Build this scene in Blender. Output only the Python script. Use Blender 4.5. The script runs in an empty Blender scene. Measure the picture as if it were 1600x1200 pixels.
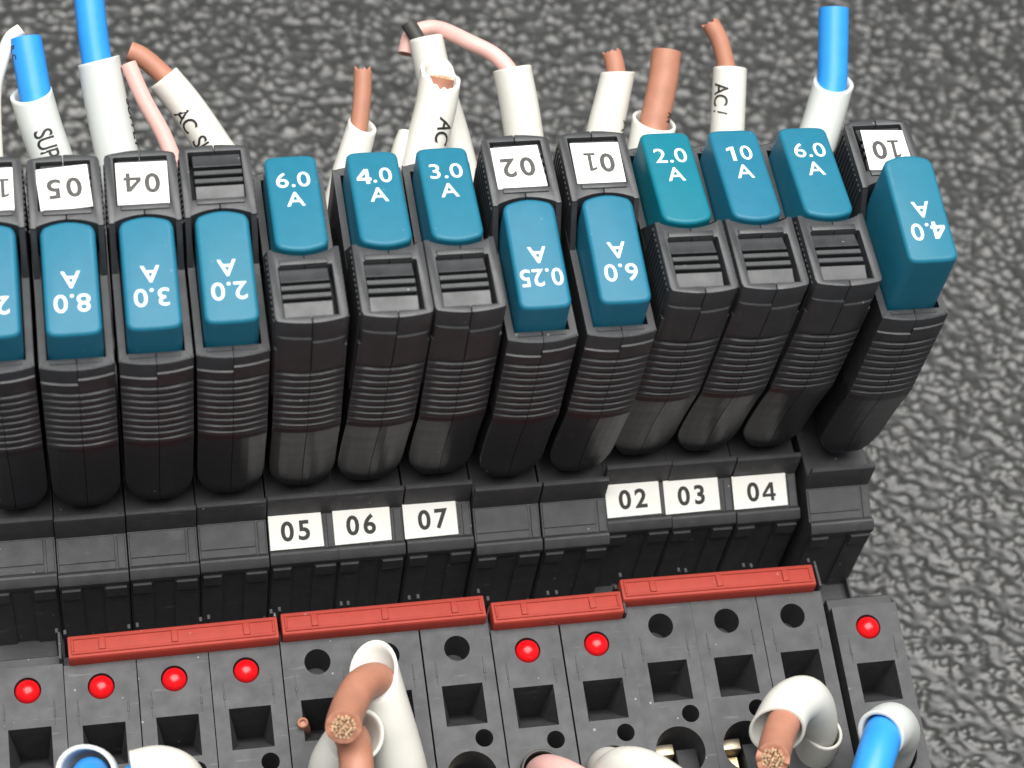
import bpy, bmesh, math, random
import numpy as np
from mathutils import Vector, Matrix
from mathutils.geometry import tessellate_polygon

S = 0.001            # model coordinates are millimetres; the scene is built at real size
PITCH = 8.2
random.seed(5)
sc = bpy.context.scene
col = sc.collection

# ------------------------------------------------------------------ camera, world, lamps, exposure
cam_d = bpy.data.cameras.new('camera')
cam = bpy.data.objects.new('camera', cam_d)
col.objects.link(cam)
RX, RY, RZ = (0.980882, -0.158512, 0.112888), (-0.071356, -0.832658, -0.549171), (0.181047, 0.530616, -0.828051)
cam.matrix_world = Matrix(((RX[0], -RY[0], -RZ[0], -35.357 * S), (RX[1], -RY[1], -RZ[1], -133.996 * S),
                           (RX[2], -RY[2], -RZ[2], 229.125 * S), (0, 0, 0, 1)))
cam_d.sensor_width = 36.0
cam_d.lens = 3544.34 * 36 / 1600
cam_d.clip_start = 0.005
cam_d.clip_end = 20
cam_d.dof.use_dof = True
cam_d.dof.focus_distance = 0.262
cam_d.dof.aperture_fstop = 34
sc.camera = cam

world = bpy.data.worlds.new('World')
sc.world = world
world.use_nodes = True
bgn = world.node_tree.nodes['Background']
bgn.inputs[0].default_value = (0.93, 0.96, 1.0, 1)
bgn.inputs[1].default_value = 0.2

def lamp(name, loc, target, sx, sy, power, color):
    d = bpy.data.lights.new(name, 'AREA')
    d.shape = 'RECTANGLE'; d.size = sx; d.size_y = sy; d.energy = power; d.color = color
    o = bpy.data.objects.new(name, d); col.objects.link(o)
    o.location = loc
    o.rotation_euler = (Vector(target) - Vector(loc)).to_track_quat('-Z', 'Y').to_euler()
    return o
lamp('ceiling_lamp', (0.02, 0.03, 0.85), (0, 0.02, 0), 0.82, 0.94, 20.5, (1.0, 0.985, 0.955))

sc.view_settings.view_transform = 'Standard'
sc.view_settings.look = 'None'
sc.view_settings.gamma = 1
sc.view_settings.exposure = 0.0

# ------------------------------------------------------------------ materials
def mat(name, rgb, rough=0.5, spec=0.5, metal=0.0, coat=0.0, var=0.0, var_scale=0.6, bump=0.0, bump_scale=6.0,
        dust=0.0, scratch=0.0, sss=0.0, rvar=0.0):
    m = bpy.data.materials.new(name); m.use_nodes = True
    nt = m.node_tree; N = nt.nodes; L = nt.links
    b = N['Principled BSDF']
    b.inputs['Base Color'].default_value = (*rgb, 1)
    b.inputs['Roughness'].default_value = rough
    b.inputs['Specular IOR Level'].default_value = spec
    b.inputs['Metallic'].default_value = metal
    b.inputs['Coat Weight'].default_value = coat
    b.inputs['Coat Roughness'].default_value = 0.12
    if sss:
        b.inputs['Subsurface Weight'].default_value = sss
        b.inputs['Subsurface Radius'].default_value = (1, 0.6, 0.4)
        b.inputs['Subsurface Scale'].default_value = 0.0008
    tc = N.new('ShaderNodeTexCoord'); oi = N.new('ShaderNodeObjectInfo')
    mul = N.new('ShaderNodeVectorMath'); mul.operation = 'SCALE'; mul.inputs[3].default_value = 1 / S
    L.new(tc.outputs['Object'], mul.inputs[0])
    off = N.new('ShaderNodeVectorMath'); off.operation = 'SCALE'; off.inputs[0].default_value = (137, 91, 53)
    L.new(oi.outputs['Random'], off.inputs[3])
    add = N.new('ShaderNodeVectorMath'); add.operation = 'ADD'
    L.new(mul.outputs[0], add.inputs[0]); L.new(off.outputs[0], add.inputs[1])
    vec = add.outputs[0]
    colour = None
    def noise(scale, detail=3.0, vec_=None):
        n = N.new('ShaderNodeTexNoise'); n.inputs['Scale'].default_value = scale; n.inputs['Detail'].default_value = detail
        L.new(vec_ or vec, n.inputs['Vector']); return n.outputs[0]
    def ramp(src, a, b_, lo=0.0, hi=1.0):
        r = N.new('ShaderNodeMapRange'); r.inputs[1].default_value = a; r.inputs[2].default_value = b_
        r.inputs[3].default_value = lo; r.inputs[4].default_value = hi
        L.new(src, r.inputs[0]); return r.outputs[0]
    def mixc(fac, A, B):
        x = N.new('ShaderNodeMix'); x.data_type = 'RGBA'
        L.new(fac, x.inputs[0])
        for i, v in ((6, A), (7, B)):
            if isinstance(v, tuple): x.inputs[i].default_value = (*v, 1)
            else: L.new(v, x.inputs[i])
        return x.outputs[2]
    if var:
        lo = tuple(c * (1 - var) for c in rgb); hi = tuple(min(1, c * (1 + var)) for c in rgb)
        colour = mixc(ramp(noise(var_scale, 4), 0.3, 0.7), lo, hi)
    if scratch:
        mp = N.new('ShaderNodeMapping'); mp.inputs['Scale'].default_value = (0.25, 2.6, 1); mp.inputs['Rotation'].default_value = (0.2, 0.3, 0.7)
        L.new(vec, mp.inputs[0])
        f = ramp(noise(0.9, 5, mp.outputs[0]), 0.66, 0.74, 0, scratch)
        colour = mixc(f, colour or rgb, tuple(min(1, c * 2.2 + 0.03) for c in rgb))
    if dust:
        v = N.new('ShaderNodeTexVoronoi'); v.inputs['Scale'].default_value = 0.75
        L.new(vec, v.inputs['Vector'])
        sz = ramp(noise(0.35, 1), 0.35, 0.7, 0.02, 0.13)
        lt = N.new('ShaderNodeMath'); lt.operation = 'LESS_THAN'; L.new(v.outputs['Distance'], lt.inputs[0]); L.new(sz, lt.inputs[1])
        sep = N.new('ShaderNodeSeparateColor'); L.new(v.outputs['Color'], sep.inputs[0])
        gt = N.new('ShaderNodeMath'); gt.operation = 'GREATER_THAN'; gt.inputs[1].default_value = 0.72; L.new(sep.outputs[0], gt.inputs[0])
        mu = N.new('ShaderNodeMath'); mu.operation = 'MULTIPLY'; L.new(lt.outputs[0], mu.inputs[0]); L.new(gt.outputs[0], mu.inputs[1])
        mu2 = N.new('ShaderNodeMath'); mu2.operation = 'MULTIPLY'; L.new(mu.outputs[0], mu2.inputs[0]); mu2.inputs[1].default_value = dust
        colour = mixc(mu2.outputs[0], colour or rgb, (0.42, 0.41, 0.39))
    if colour is not None:
        L.new(colour, b.inputs['Base Color'])
    if rvar:
        L.new(ramp(noise(0.45, 4), 0.3, 0.7, rough - rvar, rough + rvar), b.inputs['Roughness'])
    if bump:
        bp = N.new('ShaderNodeBump'); bp.inputs['Strength'].default_value = bump; bp.inputs['Distance'].default_value = 0.05 * S
        L.new(noise(bump_scale, 3), bp.inputs['Height']); L.new(bp.outputs[0], b.inputs['Normal'])
    return m

M = {
 'plug': mat('plug_black_plastic', (0.0275, 0.029, 0.032), 0.48, 0.72, var=0.18, bump=0.5, bump_scale=7, dust=0.35, rvar=0.07),
 'plug_gloss': mat('plug_black_polished', (0.019, 0.0205, 0.0235), 0.33, 0.6, var=0.12, dust=0.25),
 'base': mat('base_grey_plastic', (0.040, 0.0405, 0.0435), 0.55, 0.5, var=0.16, bump=0.55, bump_scale=7, dust=0.42, scratch=0.6, rvar=0.06),
 'dark': mat('inner_black_plastic', (0.012, 0.012, 0.014), 0.5, 0.3, var=0.2),
 'cap_blue': mat('button_blue', (0.012, 0.142, 0.218), 0.44, 0.28, coat=0.05, var=0.04, bump=0.12, bump_scale=4, dust=0.2),
 'cap_sky': mat('button_sky_blue', (0.012, 0.140, 0.223), 0.44, 0.28, coat=0.06, var=0.04, bump=0.12, bump_scale=4, dust=0.2),
 'cap_teal': mat('button_teal', (0.004, 0.15, 0.207), 0.44, 0.28, coat=0.05, var=0.04, bump=0.12, bump_scale=4, dust=0.2),
 'white_print': mat('white_print', (0.74, 0.77, 0.78), 0.6),
 'sticker': mat('white_sticker', (0.86, 0.85, 0.80), 0.55, 0.4, var=0.02),
 'grey_print': mat('grey_print', (0.055, 0.054, 0.052), 0.6, var=0.35, var_scale=2.5),
 'black_print': mat('black_print', (0.014, 0.014, 0.012), 0.6, var=0.3, var_scale=3),
 'red': mat('jumper_red', (0.355, 0.046, 0.031), 0.6, 0.28, var=0.06, bump=0.4, bump_scale=5, dust=0.25, sss=0.05),
 'lamp': mat('lamp_red', (0.74, 0.004, 0.008), 0.26, 0.5, sss=0.15, var=0.06),
 'sleeve': mat('sleeve_white', (0.64, 0.632, 0.58), 0.45, 0.42, var=0.03, var_scale=0.25, bump=0.15, bump_scale=2, sss=0.12),
 'sleeve_cool': mat('sleeve_grey_white', (0.55, 0.575, 0.555), 0.47, 0.42, var=0.03, var_scale=0.25, bump=0.15, bump_scale=2, sss=0.12),
 'brown': mat('insulation_brown', (0.41, 0.185, 0.12), 0.5, 0.4, var=0.08, var_scale=0.5, bump=0.3, bump_scale=3, sss=0.05),
 'blue_wire': mat('insulation_blue', (0.03, 0.29, 0.78), 0.38, 0.45, var=0.04, sss=0.05),
 'pink': mat('insulation_pink', (0.72, 0.42, 0.38), 0.45, 0.4, var=0.05, sss=0.1),
 'black_wire': mat('insulation_black', (0.045, 0.045, 0.04), 0.5, 0.4, var=0.2),
 'cream': mat('insulation_cream', (0.72, 0.70, 0.62), 0.45, 0.4, var=0.04),
 'copper': mat('copper_strand', (0.78, 0.52, 0.33), 0.35, metal=0.35, var=0.35, var_scale=2.5),
 'brass': mat('brass_plate', (0.60, 0.46, 0.24), 0.35, metal=0.9, var=0.12),
 'nickel': mat('nickel_clamp', (0.50, 0.43, 0.32), 0.4, metal=0.9, var=0.25),
}

# ------------------------------------------------------------------ object helpers
def mesh_from_bm(name, bm, m, sharp=32):
    bmesh.ops.recalc_face_normals(bm, faces=bm.faces[:])
    me = bpy.data.meshes.new(name)
    bm.to_mesh(me); bm.free()
    me.transform(Matrix.Scale(S, 4))
    me.materials.append(M[m] if isinstance(m, str) else m)
    me.shade_smooth()
    me.set_sharp_from_angle(angle=math.radians(sharp))
    return me

def link(name, me, parent=None, loc=(0, 0, 0)):
    o = bpy.data.objects.new(name, me)
    col.objects.link(o)
    if parent is not None: o.parent = parent
    o.location = Vector(loc) * S
    return o

def thing(name, label, cat, loc=(0, 0, 0), group=None):
    o = bpy.data.objects.new(name, None); col.objects.link(o)
    o.empty_display_size = 2 * S
    o.location = Vector(loc) * S
    o['label'] = label; o['category'] = cat
    if group: o['group'] = group
    return o

def tag(o, label, cat, group=None):
    o['label'] = label; o['category'] = cat
    if group: o['group'] = group
    return o

def add_box(bm, x0, x1, y0, y1, z0, z1):
    v = [bm.verts.new((x, y, z)) for z in (z0, z1) for y in (y0, y1) for x in (x0, x1)]
    for f in ((0, 1, 3, 2), (4, 6, 7, 5), (0, 4, 5, 1), (1, 5, 7, 3), (3, 7, 6, 2), (2, 6, 4, 0)):
        bm.faces.new([v[i] for i in f])
    return v

def add_prism(bm, prof, x0, x1):                       # closed (y,z) profile pushed along x
    a = [bm.verts.new((x0, y, z)) for y, z in prof]; b = [bm.verts.new((x1, y, z)) for y, z in prof]
    n = len(prof)
    bm.faces.new(a); bm.faces.new(b[::-1])
    for i in range(n): bm.faces.new((a[i], b[i], b[(i + 1) % n], a[(i + 1) % n]))

def add_plan(bm, pts, z0, z1):                         # closed (x,y) outline pushed along z; z may be a function
    f0 = z0 if callable(z0) else (lambda x, y: z0); f1 = z1 if callable(z1) else (lambda x, y: z1)
    a = [bm.verts.new((x, y, f0(x, y))) for x, y in pts]; b = [bm.verts.new((x, y, f1(x, y))) for x, y in pts]
    n = len(pts)
    bm.faces.new(a); bm.faces.new(b[::-1])
    for i in range(n): bm.faces.new((a[i], b[i], b[(i + 1) % n], a[(i + 1) % n]))

def bevel(bm, w, seg=2, ang=30):
    bmesh.ops.recalc_face_normals(bm, faces=bm.faces[:])
    es = [e for e in bm.edges if len(e.link_faces) == 2 and e.calc_face_angle(0) > math.radians(ang)]
    bmesh.ops.bevel(bm, geom=es, offset=w, segments=seg, profile=0.5, affect='EDGES', clamp_overlap=True)

# ---- lettering: a font outline turned into a thin solid mesh
def text_bm(body, size, bold=0.0, cx=1.0, depth=0.03, spacing=1.0, line=1.0, foot=False):
    cu = bpy.data.curves.new('lettering', 'FONT')
    cu.body = body; cu.size = 1; cu.align_x = 'CENTER'; cu.align_y = 'CENTER'
    cu.offset = bold; cu.space_character = spacing; cu.space_line = line; cu.resolution_u = 4
    cu.extrude = 0.5
    ob = bpy.data.objects.new('lettering', cu)
    col.objects.link(ob)
    dg = bpy.context.evaluated_depsgraph_get(); dg.update()
    ev = ob.evaluated_get(dg)
    me = ev.to_mesh()
    bm = bmesh.new(); bm.from_mesh(me)
    ev.to_mesh_clear()
    bpy.data.objects.remove(ob); bpy.data.curves.remove(cu)
    for v in bm.verts:
        v.co = Vector((v.co.x * size * cx, v.co.y * size, v.co.z * depth))
    bmesh.ops.remove_doubles(bm, verts=bm.verts[:], dist=1e-5)
    return bm

def xf(bm, mtx):
    bmesh.ops.transform(bm, matrix=mtx, verts=bm.verts[:]); return bm

def merge(dst, src, mtx=None):
    if mtx is not None: xf(src, mtx)
    tmp = bpy.data.meshes.new('tmp'); src.to_mesh(tmp); src.free()
    dst.from_mesh(tmp); bpy.data.meshes.remove(tmp)

# ------------------------------------------------------------------ fuse plug
# plug frame: x centred, y = 0 at the button end, y = 23.8 at the tag end, z up; the button end faces -y
HW, D = 3.85, 23.8
ZL, ZT = 29.8, 34.9

def bulge(x): return 0.6 * (1 - (x / HW) ** 2)

def shell(side):
    """one moulded half of the housing: side -1 left, +1 right"""
    bm = bmesh.new()
    zbA = 27.35 if side < 0 else 28.25         # lower edge of the lip band at the button end
    zbB = 31.5 if side < 0 else 32.25          # the same at the tag end
    L = [(ZL, 0.42), (ZL - 0.12, 0.24), (ZL - 0.35, 0.17), (zbA + 0.08, 0.17), (zbA, 0.16), (zbA - 0.10, -0.04), (zbA - 0.3, 0.0), (25.85, 0.02)]
    for k in range(9):
        zz = 25.7 - k * 1.25
        L += [(zz - 0.02, 0.36), (zz - 0.36, 0.42), (zz - 0.52, 0.0), (zz - 0.95, -0.06), (zz - 1.2, 0.0)]
    L += [(14.3, 0.12), (13.4, 0.16), (10.5, 0.72), (7.5, 1.2), (5.2, 1.5), (3.4, 1.68), (1.9, 1.80), (0.8, 1.86), (-0.1, 1.90), (-0.75, 1.93), (-1.05, 1.98), (-1.3, 2.12), (-2.1, 2.6)]
    def halfw(z):
        if z > 3.2: return HW
        if z < -1.3: return HW - 2.9
        t = (3.2 - z) / 4.5
        return HW - 2.9 * (1 - math.sqrt(max(0, 1 - t * t)))
    g = 0.035
    NX = 5
    rings = []
    for z, ins in L:
        hw = halfw(z); ring = []
        insB = ins if z < 26 else 0.0
        xs = [g + (hw - 0.16 - g) * i / (NX - 1) for i in range(NX)]
        def pt(x, q):
            k = max(0.0, 1 - (x / HW) ** 2)
            return -bulge(x) + (q * (0.25 + 0.75 * k) if 13.7 < z < 25.9 and q > 0.3 else q)
        for x in xs: ring.append((x, pt(x, ins)))
        e = min(max(ins, 0), 0.12) if z > 13.7 else ins
        ring.append((hw - 0.03, 0.0 + e)); ring.append((hw, 0.12 + (e if z < 13.7 else 0)))
        for q in range(1, 24):                  # the ribbed flank (grooves run upright)
            y = 0.42 + e * (z < 13.7) + (D - 0.84 - 2 * e * (z < 13.7)) * q / 24
            gr = 0.14 if (q % 2 and 12.0 < z < 28.6) else 0.0
            ring.append((hw - gr, y))
        ring.append((hw, D - 0.12 - (e if z < 13.7 else 0))); ring.append((hw - 0.03, D - (e if z < 13.7 else 0)))
        for x in reversed(xs): ring.append((x, D - pt(x, insB)))
        rings.append([bm.verts.new((side * x, y, z)) for x, y in ring])
    n = len(rings[0])
    for a, b in zip(rings, rings[1:]):
        for i in range(n):
            j = (i + 1) % n
            bm.faces.new((a[i], a[j], b[j], b[i]))
    bm.faces.new(rings[-1])
    # the rim round the button well
    R0 = rings[0]
    wx, wy0 = 3.08, 1.05
    inner = []
    for v in R0:
        x, y = abs(v.co.x), v.co.y
        xi = min(x, wx) if x > g + 0.01 else g
        yi = min(max(y, wy0), D - 1.2)
        if y > wy0 + 0.3 and y < D - 1.2: xi = wx
        inner.append((xi, yi))
    I0 = [bm.verts.new((side * x, y, ZL)) for x, y in inner]
    I1 = [bm.verts.new((side * x, y, 25.0)) for x, y in inner]
    for i in range(n):
        j = (i + 1) % n
        bm.faces.new((R0[i], R0[j], I0[j], I0[i])); bm.faces.new((I0[i], I0[j], I1[j], I1[i]))
    bm.faces.new(I1)
    bmesh.ops.remove_doubles(bm, verts=bm.verts[:], dist=0.004)
    # raised tongue along the lip (the two halves overlap there)
    lip = bmesh.new()
    add_box(lip, g + 0.02, 2.75 if side < 0 else 2.6, 0.42, 0.86, ZL - 0.2, ZL + (0.14 if side < 0 else 0.08))
    bevel(lip, 0.06, 1)
    merge(bm, lip, Matrix.Scale(side, 4, (1, 0, 0)))
    # tag holder: bezel with a window, an arc towards the button
    tb = bmesh.new()
    arc = [(x, 15.45 - 0.8 * (x / 3.2) ** 2) for x in (g, 0.7, 1.4, 2.1, 2.7, 3.2)]
    back = [(HW, D - 0.6), (HW - 0.16, D - 0.12)] + [(x, D + bulge(x) * 0.9 - 0.12) for x in (3.3, 2.4, 1.6, 0.8, g)]
    outline = arc + [(3.26, 14.45), (HW, 14.45)] + back
    win = [(g, 23.3), (2.86, 23.3), (2.86, 16.75), (g, 16.75)]
    add_plan(tb, outline + win, ZL - 0.05, ZT)
    bevel(tb, 0.1, 2)
    merge(bm, tb, Matrix.Scale(side, 4, (1, 0, 0)))
    # band under the bezel at the tag end
    bb = bmesh.new()
    add_plan(bb, [(g, D + bulge(g) - 0.3)] + [(x, D + bulge(x) + 0.10) for x in (g, 0.8, 1.6, 2.4, 3.2)] + [(HW - 0.2, D - 0.02), (HW - 0.1, D - 0.5), (3.0, D - 0.6)], ZL - 3.5, zbB)
    bevel(bb, 0.07, 1)
    merge(bm, bb, Matrix.Scale(side, 4, (1, 0, 0)))
    # cheek slanting from the bezel down to the rim
    ck = bmesh.new()
    add_prism(ck, [(11.5, ZL - 0.05), (14.44, ZL - 0.05), (14.44, ZT - 0.2)], side * 3.22, side * (HW - 0.03))
    merge(bm, ck)
    # upright grooves on the outer face of the tag holder
    for q in range(12):
        rb = bmesh.new()
        y = 14.6 + q * 0.74
        add_box(rb, HW - 0.05, HW + 0.12, y, y + 0.36, 20.0, ZT - 0.9)
        merge(bm, rb, Matrix.Scale(side, 4, (1, 0, 0)))
    return bm

def shell_mesh(side):                                   # polished skirt below the ribs, finely eroded finish above
    me = mesh_from_bm('shell', shell(side), 'plug')
    me.materials.append(M['plug_gloss'])
    for p in me.polygons:
        if p.center.z < 14.2 * S: p.material_index = 1; p.use_smooth = False
    return me
me_left, me_right = shell_mesh(-1), shell_mesh(1)

def slats():
    out = []
    def pc(prof, x0=-2.42, x1=2.84):
        bm = bmesh.new(); add_prism(bm, prof, x0, x1); bevel(bm, 0.08, 1); return mesh_from_bm('slat', bm, 'plug')
    out.append(pc([(23.28, 34.3), (22.7, 34.36), (21.9, 34.55), (21.35, 34.74), (21.35, 32.8), (23.28, 32.8)]))
    for y in (20.85, 19.75):
        out.append(pc([(y, 34.72), (y - 0.62, 34.72), (y - 0.6, 32.8), (y, 32.8)]))
    out.append(pc([(16.78, 34.3), (17.3, 34.36), (18.1, 34.55), (18.7, 34.74), (18.7, 32.8), (16.78, 32.8)]))
    return out
me_slats = slats()
_b = bmesh.new(); add_box(_b, -2.84, 2.84, 16.8, 23.25, 32.2, 32.6); me_tray = mesh_from_bm('tray', _b, 'dark')
_b = bmesh.new(); add_box(_b, -2.45, 2.7, 16.0, 16.72, ZT - 0.25, ZT + 0.2); bevel(_b, 0.1, 2); me_clip = mesh_from_bm('clip', _b, 'plug')

CZ0, CZ1, CY0, CY1 = 34.1, 35.25, 1.2, 15.0            # button top: height at its outer and inner end
def cap_top(y): return CZ0 + (y - CY0) / (CY1 - CY0) * (CZ1 - CZ0)
SLOPE = math.atan2(CZ1 - CZ0, CY1 - CY0)
def cap_mesh(material):
    bm = bmesh.new()
    hx, r = 2.87, 0.9
    pts = [(-hx, CY0 + r)] + [(-hx + r * (1 - math.cos(a)), CY0 + r * (1 - math.sin(a))) for a in (math.pi / 6, math.pi / 3)] + [(-hx + r, CY0)]
    pts += [(-1.2, CY0 - 0.06), (1.2, CY0 - 0.06)]
    right = [(-x, y) for x, y in reversed(pts[:4])]
    top = [(hx, 13.55), (2.72, 14.05)] + [(x, CY1 - 0.8 * (x / hx) ** 2) for x in (2.45, 2.1, 1.6, 0.8, 0, -0.8, -1.6, -2.1, -2.45)] + [(-2.72, 14.05), (-hx, 13.55)]
    # a little dished towards the inner end, as the reflections on it show
    zt = lambda x, y: cap_top(y)
    add_plan(bm, pts + right + top, 22.0, zt)
    bmesh.ops.recalc_face_normals(bm, faces=bm.faces[:])
    es = [e for e in bm.edges if all(v.co.z > 30 for v in e.verts)]
    bmesh.ops.bevel(bm, geom=es, offset=0.48, segments=5, profile=0.5, affect='EDGES', clamp_overlap=True)
    for v in bm.verts:                                  # slightly wider towards the bottom, as moulded
        t = max(0, (34 - v.co.z) / 12); v.co.x *= 1 + 0.02 * t
    return mesh_from_bm('push_button', bm, material, 40)
me_cap = {k: cap_mesh(k) for k in ('cap_blue', 'cap_sky', 'cap_teal')}

def one_bm(h, w, depth, foot=False):
    """the figure 1 with a flag, and with a foot on the printed strips"""
    bm = bmesh.new()
    outline = [(-w * 0.1, -h / 2), (w + -w * 0.1, -h / 2), (w - w * 0.1, h / 2), (w * 0.05, h / 2), (-1.25 * w, h / 2 - 0.62 * w), (-1.25 * w, h / 2 - 1.5 * w), (-w * 0.1, h / 2 - 0.95 * w)]
    add_plan(bm, outline, -depth / 2, depth / 2)
    if foot:
        add_box(bm, -1.3 * w, -0.12 * w, -h / 2, -h / 2 + w * 0.85, -depth / 2, depth / 2)
        add_box(bm, 0.92 * w, 2.0 * w, -h / 2, -h / 2 + w * 0.85, -depth / 2, depth / 2)
    return bm

def four_bm(h, w, depth):
    bm = bmesh.new()
    W, t = 0.74 * h, w
    sx1 = W * 0.36; sx0 = sx1 - t; c0, c1 = -0.27 * h, -0.27 * h + t * 0.92; l, r = -W / 2, W / 2
    outer = [(sx0, -h / 2), (sx1, -h / 2), (sx1, c0), (r, c0), (r, c1), (sx1, c1), (sx1, h / 2), (sx0 - 0.12 * t, h / 2), (l, c1 + 0.05 * t), (l, c0), (sx0, c0)]
    inner = [(sx0, c1), (sx0, h / 2 - 1.55 * t), (l + 1.05 * t, c1)]
    P = outer + inner
    lo = [bm.verts.new((x, y, -depth / 2)) for x, y in P]; hi = [bm.verts.new((x, y, depth / 2)) for x, y in P]
    for a, b, c in tessellate_polygon([[Vector((x, y, 0)) for x, y in q] for q in (outer, inner)]):
        bm.faces.new((hi[a], hi[b], hi[c])); bm.faces.new((lo[c], lo[b], lo[a]))
    for k0, n in ((0, len(outer)), (len(outer), len(inner))):
        for i in range(n):
            a, b = k0 + i, k0 + (i + 1) % n
            bm.faces.new((lo[a], lo[b], hi[b], hi[a]))
    return bm

def rating_mesh(txt):
    if txt == '10':
        bm = one_bm(2.16, 0.42, 0.05)
        xf(bm, Matrix.Translation((-0.85, 0, 0)))
        merge(bm, text_bm('0', 3.05, bold=0.004, cx=1.0, depth=0.05), Matrix.Translation((0.85, 0, 0)))
    elif txt == '4.0':
        bm = xf(four_bm(2.16, 0.4, 0.05), Matrix.Translation((-1.3, 0, 0)))
        merge(bm, text_bm('.', 3.05, bold=0.004, cx=1.0, depth=0.05), Matrix.Translation((-0.12, 0, 0)))
        merge(bm, text_bm('0', 3.05, bold=0.004, cx=1.0, depth=0.05), Matrix.Translation((1.12, 0, 0)))
    else:
        bm = text_bm(txt, 3.05, bold=0.004, cx=1.02 if len(txt) < 4 else 0.9, depth=0.05, spacing=1.04)
    merge(bm, text_bm('A', 2.9, bold=0.006, cx=1.0, depth=0.05), Matrix.Translation((0.0, -2.85, 0)))
    # the figures' tops point to the outer end (-y), lying on the sloping top
    y0 = 5.0
    mt = Matrix.Translation((0, y0, cap_top(y0))) @ Matrix.Rotation(SLOPE, 4, 'X') @ Matrix.Rotation(math.pi, 4, 'Z')
    return mesh_from_bm('rating', xf(bm, mt), 'white_print')

def digits(txt, size, bold=0.012, cx=0.9, depth=0.03, gap=0.61):
    out = bmesh.new()
    n = len(txt); adv = size * gap * cx
    for i, ch in enumerate(txt):
        x = (i - (n - 1) / 2) * adv
        if ch == '1':
            x += (-0.1 if i else 0.06) * size
            b = one_bm(size * 0.71, size * (0.085 + bold), depth, True)
        elif ch == '4':
            b = four_bm(size * 0.71, size * (0.1 + bold), depth)
        else:
            b = text_bm(ch, size, bold=bold, cx=cx, depth=depth)
        merge(out, b, Matrix.Translation((x, 0, 0)))
    return out

def sticker_mesh(w, h, t=0.12, j=0.0):
    bm = bmesh.new(); add_box(bm, -w / 2, w / 2, -h / 2, h / 2, 0, t)
    for v in bm.verts:
        v.co.x += random.uniform(-j, j); v.co.y += random.uniform(-j, j)
    bevel(bm, 0.03, 1)
    return mesh_from_bm('tag_sticker', bm, 'sticker')

def make_plug(i, kind, rating, tagtxt, label, capm, loc, lean=0.0, pop=0.0, tag_rot=0.0, tag_dx=0.0):
    t = thing('fuse_plug', label, 'fuse plug', loc, 'blue-buttoned fuse plugs standing in the row')
    flip = math.pi if kind == 'B' else 0
    t.rotation_euler = (0, math.radians(-lean if kind == 'B' else lean), flip)
    link('shell', me_left, t); link('shell', me_right, t)
    link('tray', me_tray, t)
    for k in me_slats: link('slat', k, t)
    link('clip', me_clip, t)
    c = link('push_button', me_cap[capm], t, (0, 0, pop))
    link('rating', rating_mesh(rating), c)
    if tagtxt:
        s = link('tag_sticker', sticker_mesh(5.5, 5.75, 0.12, 0.05), t, (0.05 + tag_dx, 19.7, 34.73))
        s.rotation_euler = (0, 0, math.radians(tag_rot))
        bm = digits(tagtxt, 3.6, bold=0.026, cx=0.95, gap=0.62)
        link('tag_number', mesh_from_bm('tag_number', xf(bm, Matrix.Rotation(math.pi, 4, 'Z')), 'grey_print'), s, (0.75 if i == 0 else 0, 0.1, 0.13))
    return t

# ------------------------------------------------------------------ terminal block (x from 0 to 8.2)
YF, ZF, SL = -15.6, -7.5, 0.155                         # front top edge of the terminal face and its fall
def face_z(y): return ZF + (y - YF) * SL

def plate_holes():
    """terminal housing: sloping face with four openings, their walls and floors"""
    bm = bmesh.new()
    X0, X1, Y1 = 0.06, 8.14, -40.5
    circ = lambda cx, cy, r, n=28: [(cx + r * math.cos(2 * math.pi * k / n), cy + r * math.sin(2 * math.pi * k / n)) for k in range(n)]
    loops = [[(X0, Y1), (X1, Y1), (X1, YF), (X0, YF)],
             circ(4.1, -18.35, 1.52), [(1.72, -27.5), (6.5, -27.5), (6.5, -22.7), (1.72, -22.7)],
             circ(5.85, -29.2, 1.05, 20), circ(3.9, -33.5, 2.95, 36)]
    depth = [0, 5.0, 8.5, 6.0, 9.0]
    flat = [p for l in loops for p in l]
    vs = [bm.verts.new((x, y, face_z(y))) for x, y in flat]
    for a, b, c in tessellate_polygon([[Vector((x, y, 0)) for x, y in l] for l in loops]):
        try: bm.faces.new((vs[a], vs[b], vs[c]))
        except ValueError: pass
    k = 0
    for li, l in enumerate(loops):
        top = vs[k:k + len(l)]; k += len(l)
        if li == 0:
            low = [bm.verts.new((x, y, -46)) for x, y in l]
        elif li == 2:                                   # square funnel: floor rises towards the front
            low = [bm.verts.new((4.1 + (x - 4.1) * (0.62 if x < 4 else 0.72), y + (1.9 if y < -25 else 0.0), face_z(y) - (3.0 if y < -25 else 8.5))) for x, y in l]
        else:
            low = [bm.verts.new((x, y, face_z(y) - depth[li])) for x, y in l]
        n = len(l)
        for i in range(n):
            j = (i + 1) % n
            bm.faces.new((top[i], top[j], low[j], low[i]))
        bm.faces.new(low)
    es = [e for e in bm.edges if len(e.link_faces) == 2 and all(abs(v.co.z - face_z(v.co.y)) < 1e-4 for v in e.verts) and e.calc_face_angle(0) > 0.6]
    bmesh.ops.recalc_face_normals(bm, faces=bm.faces[:])
    bmesh.ops.bevel(bm, geom=es, offset=0.07, segments=2, profile=0.5, affect='EDGES', clamp_overlap=True)
    return bm
me_term = mesh_from_bm('terminal_housing', plate_holes(), 'base', 30)

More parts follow.
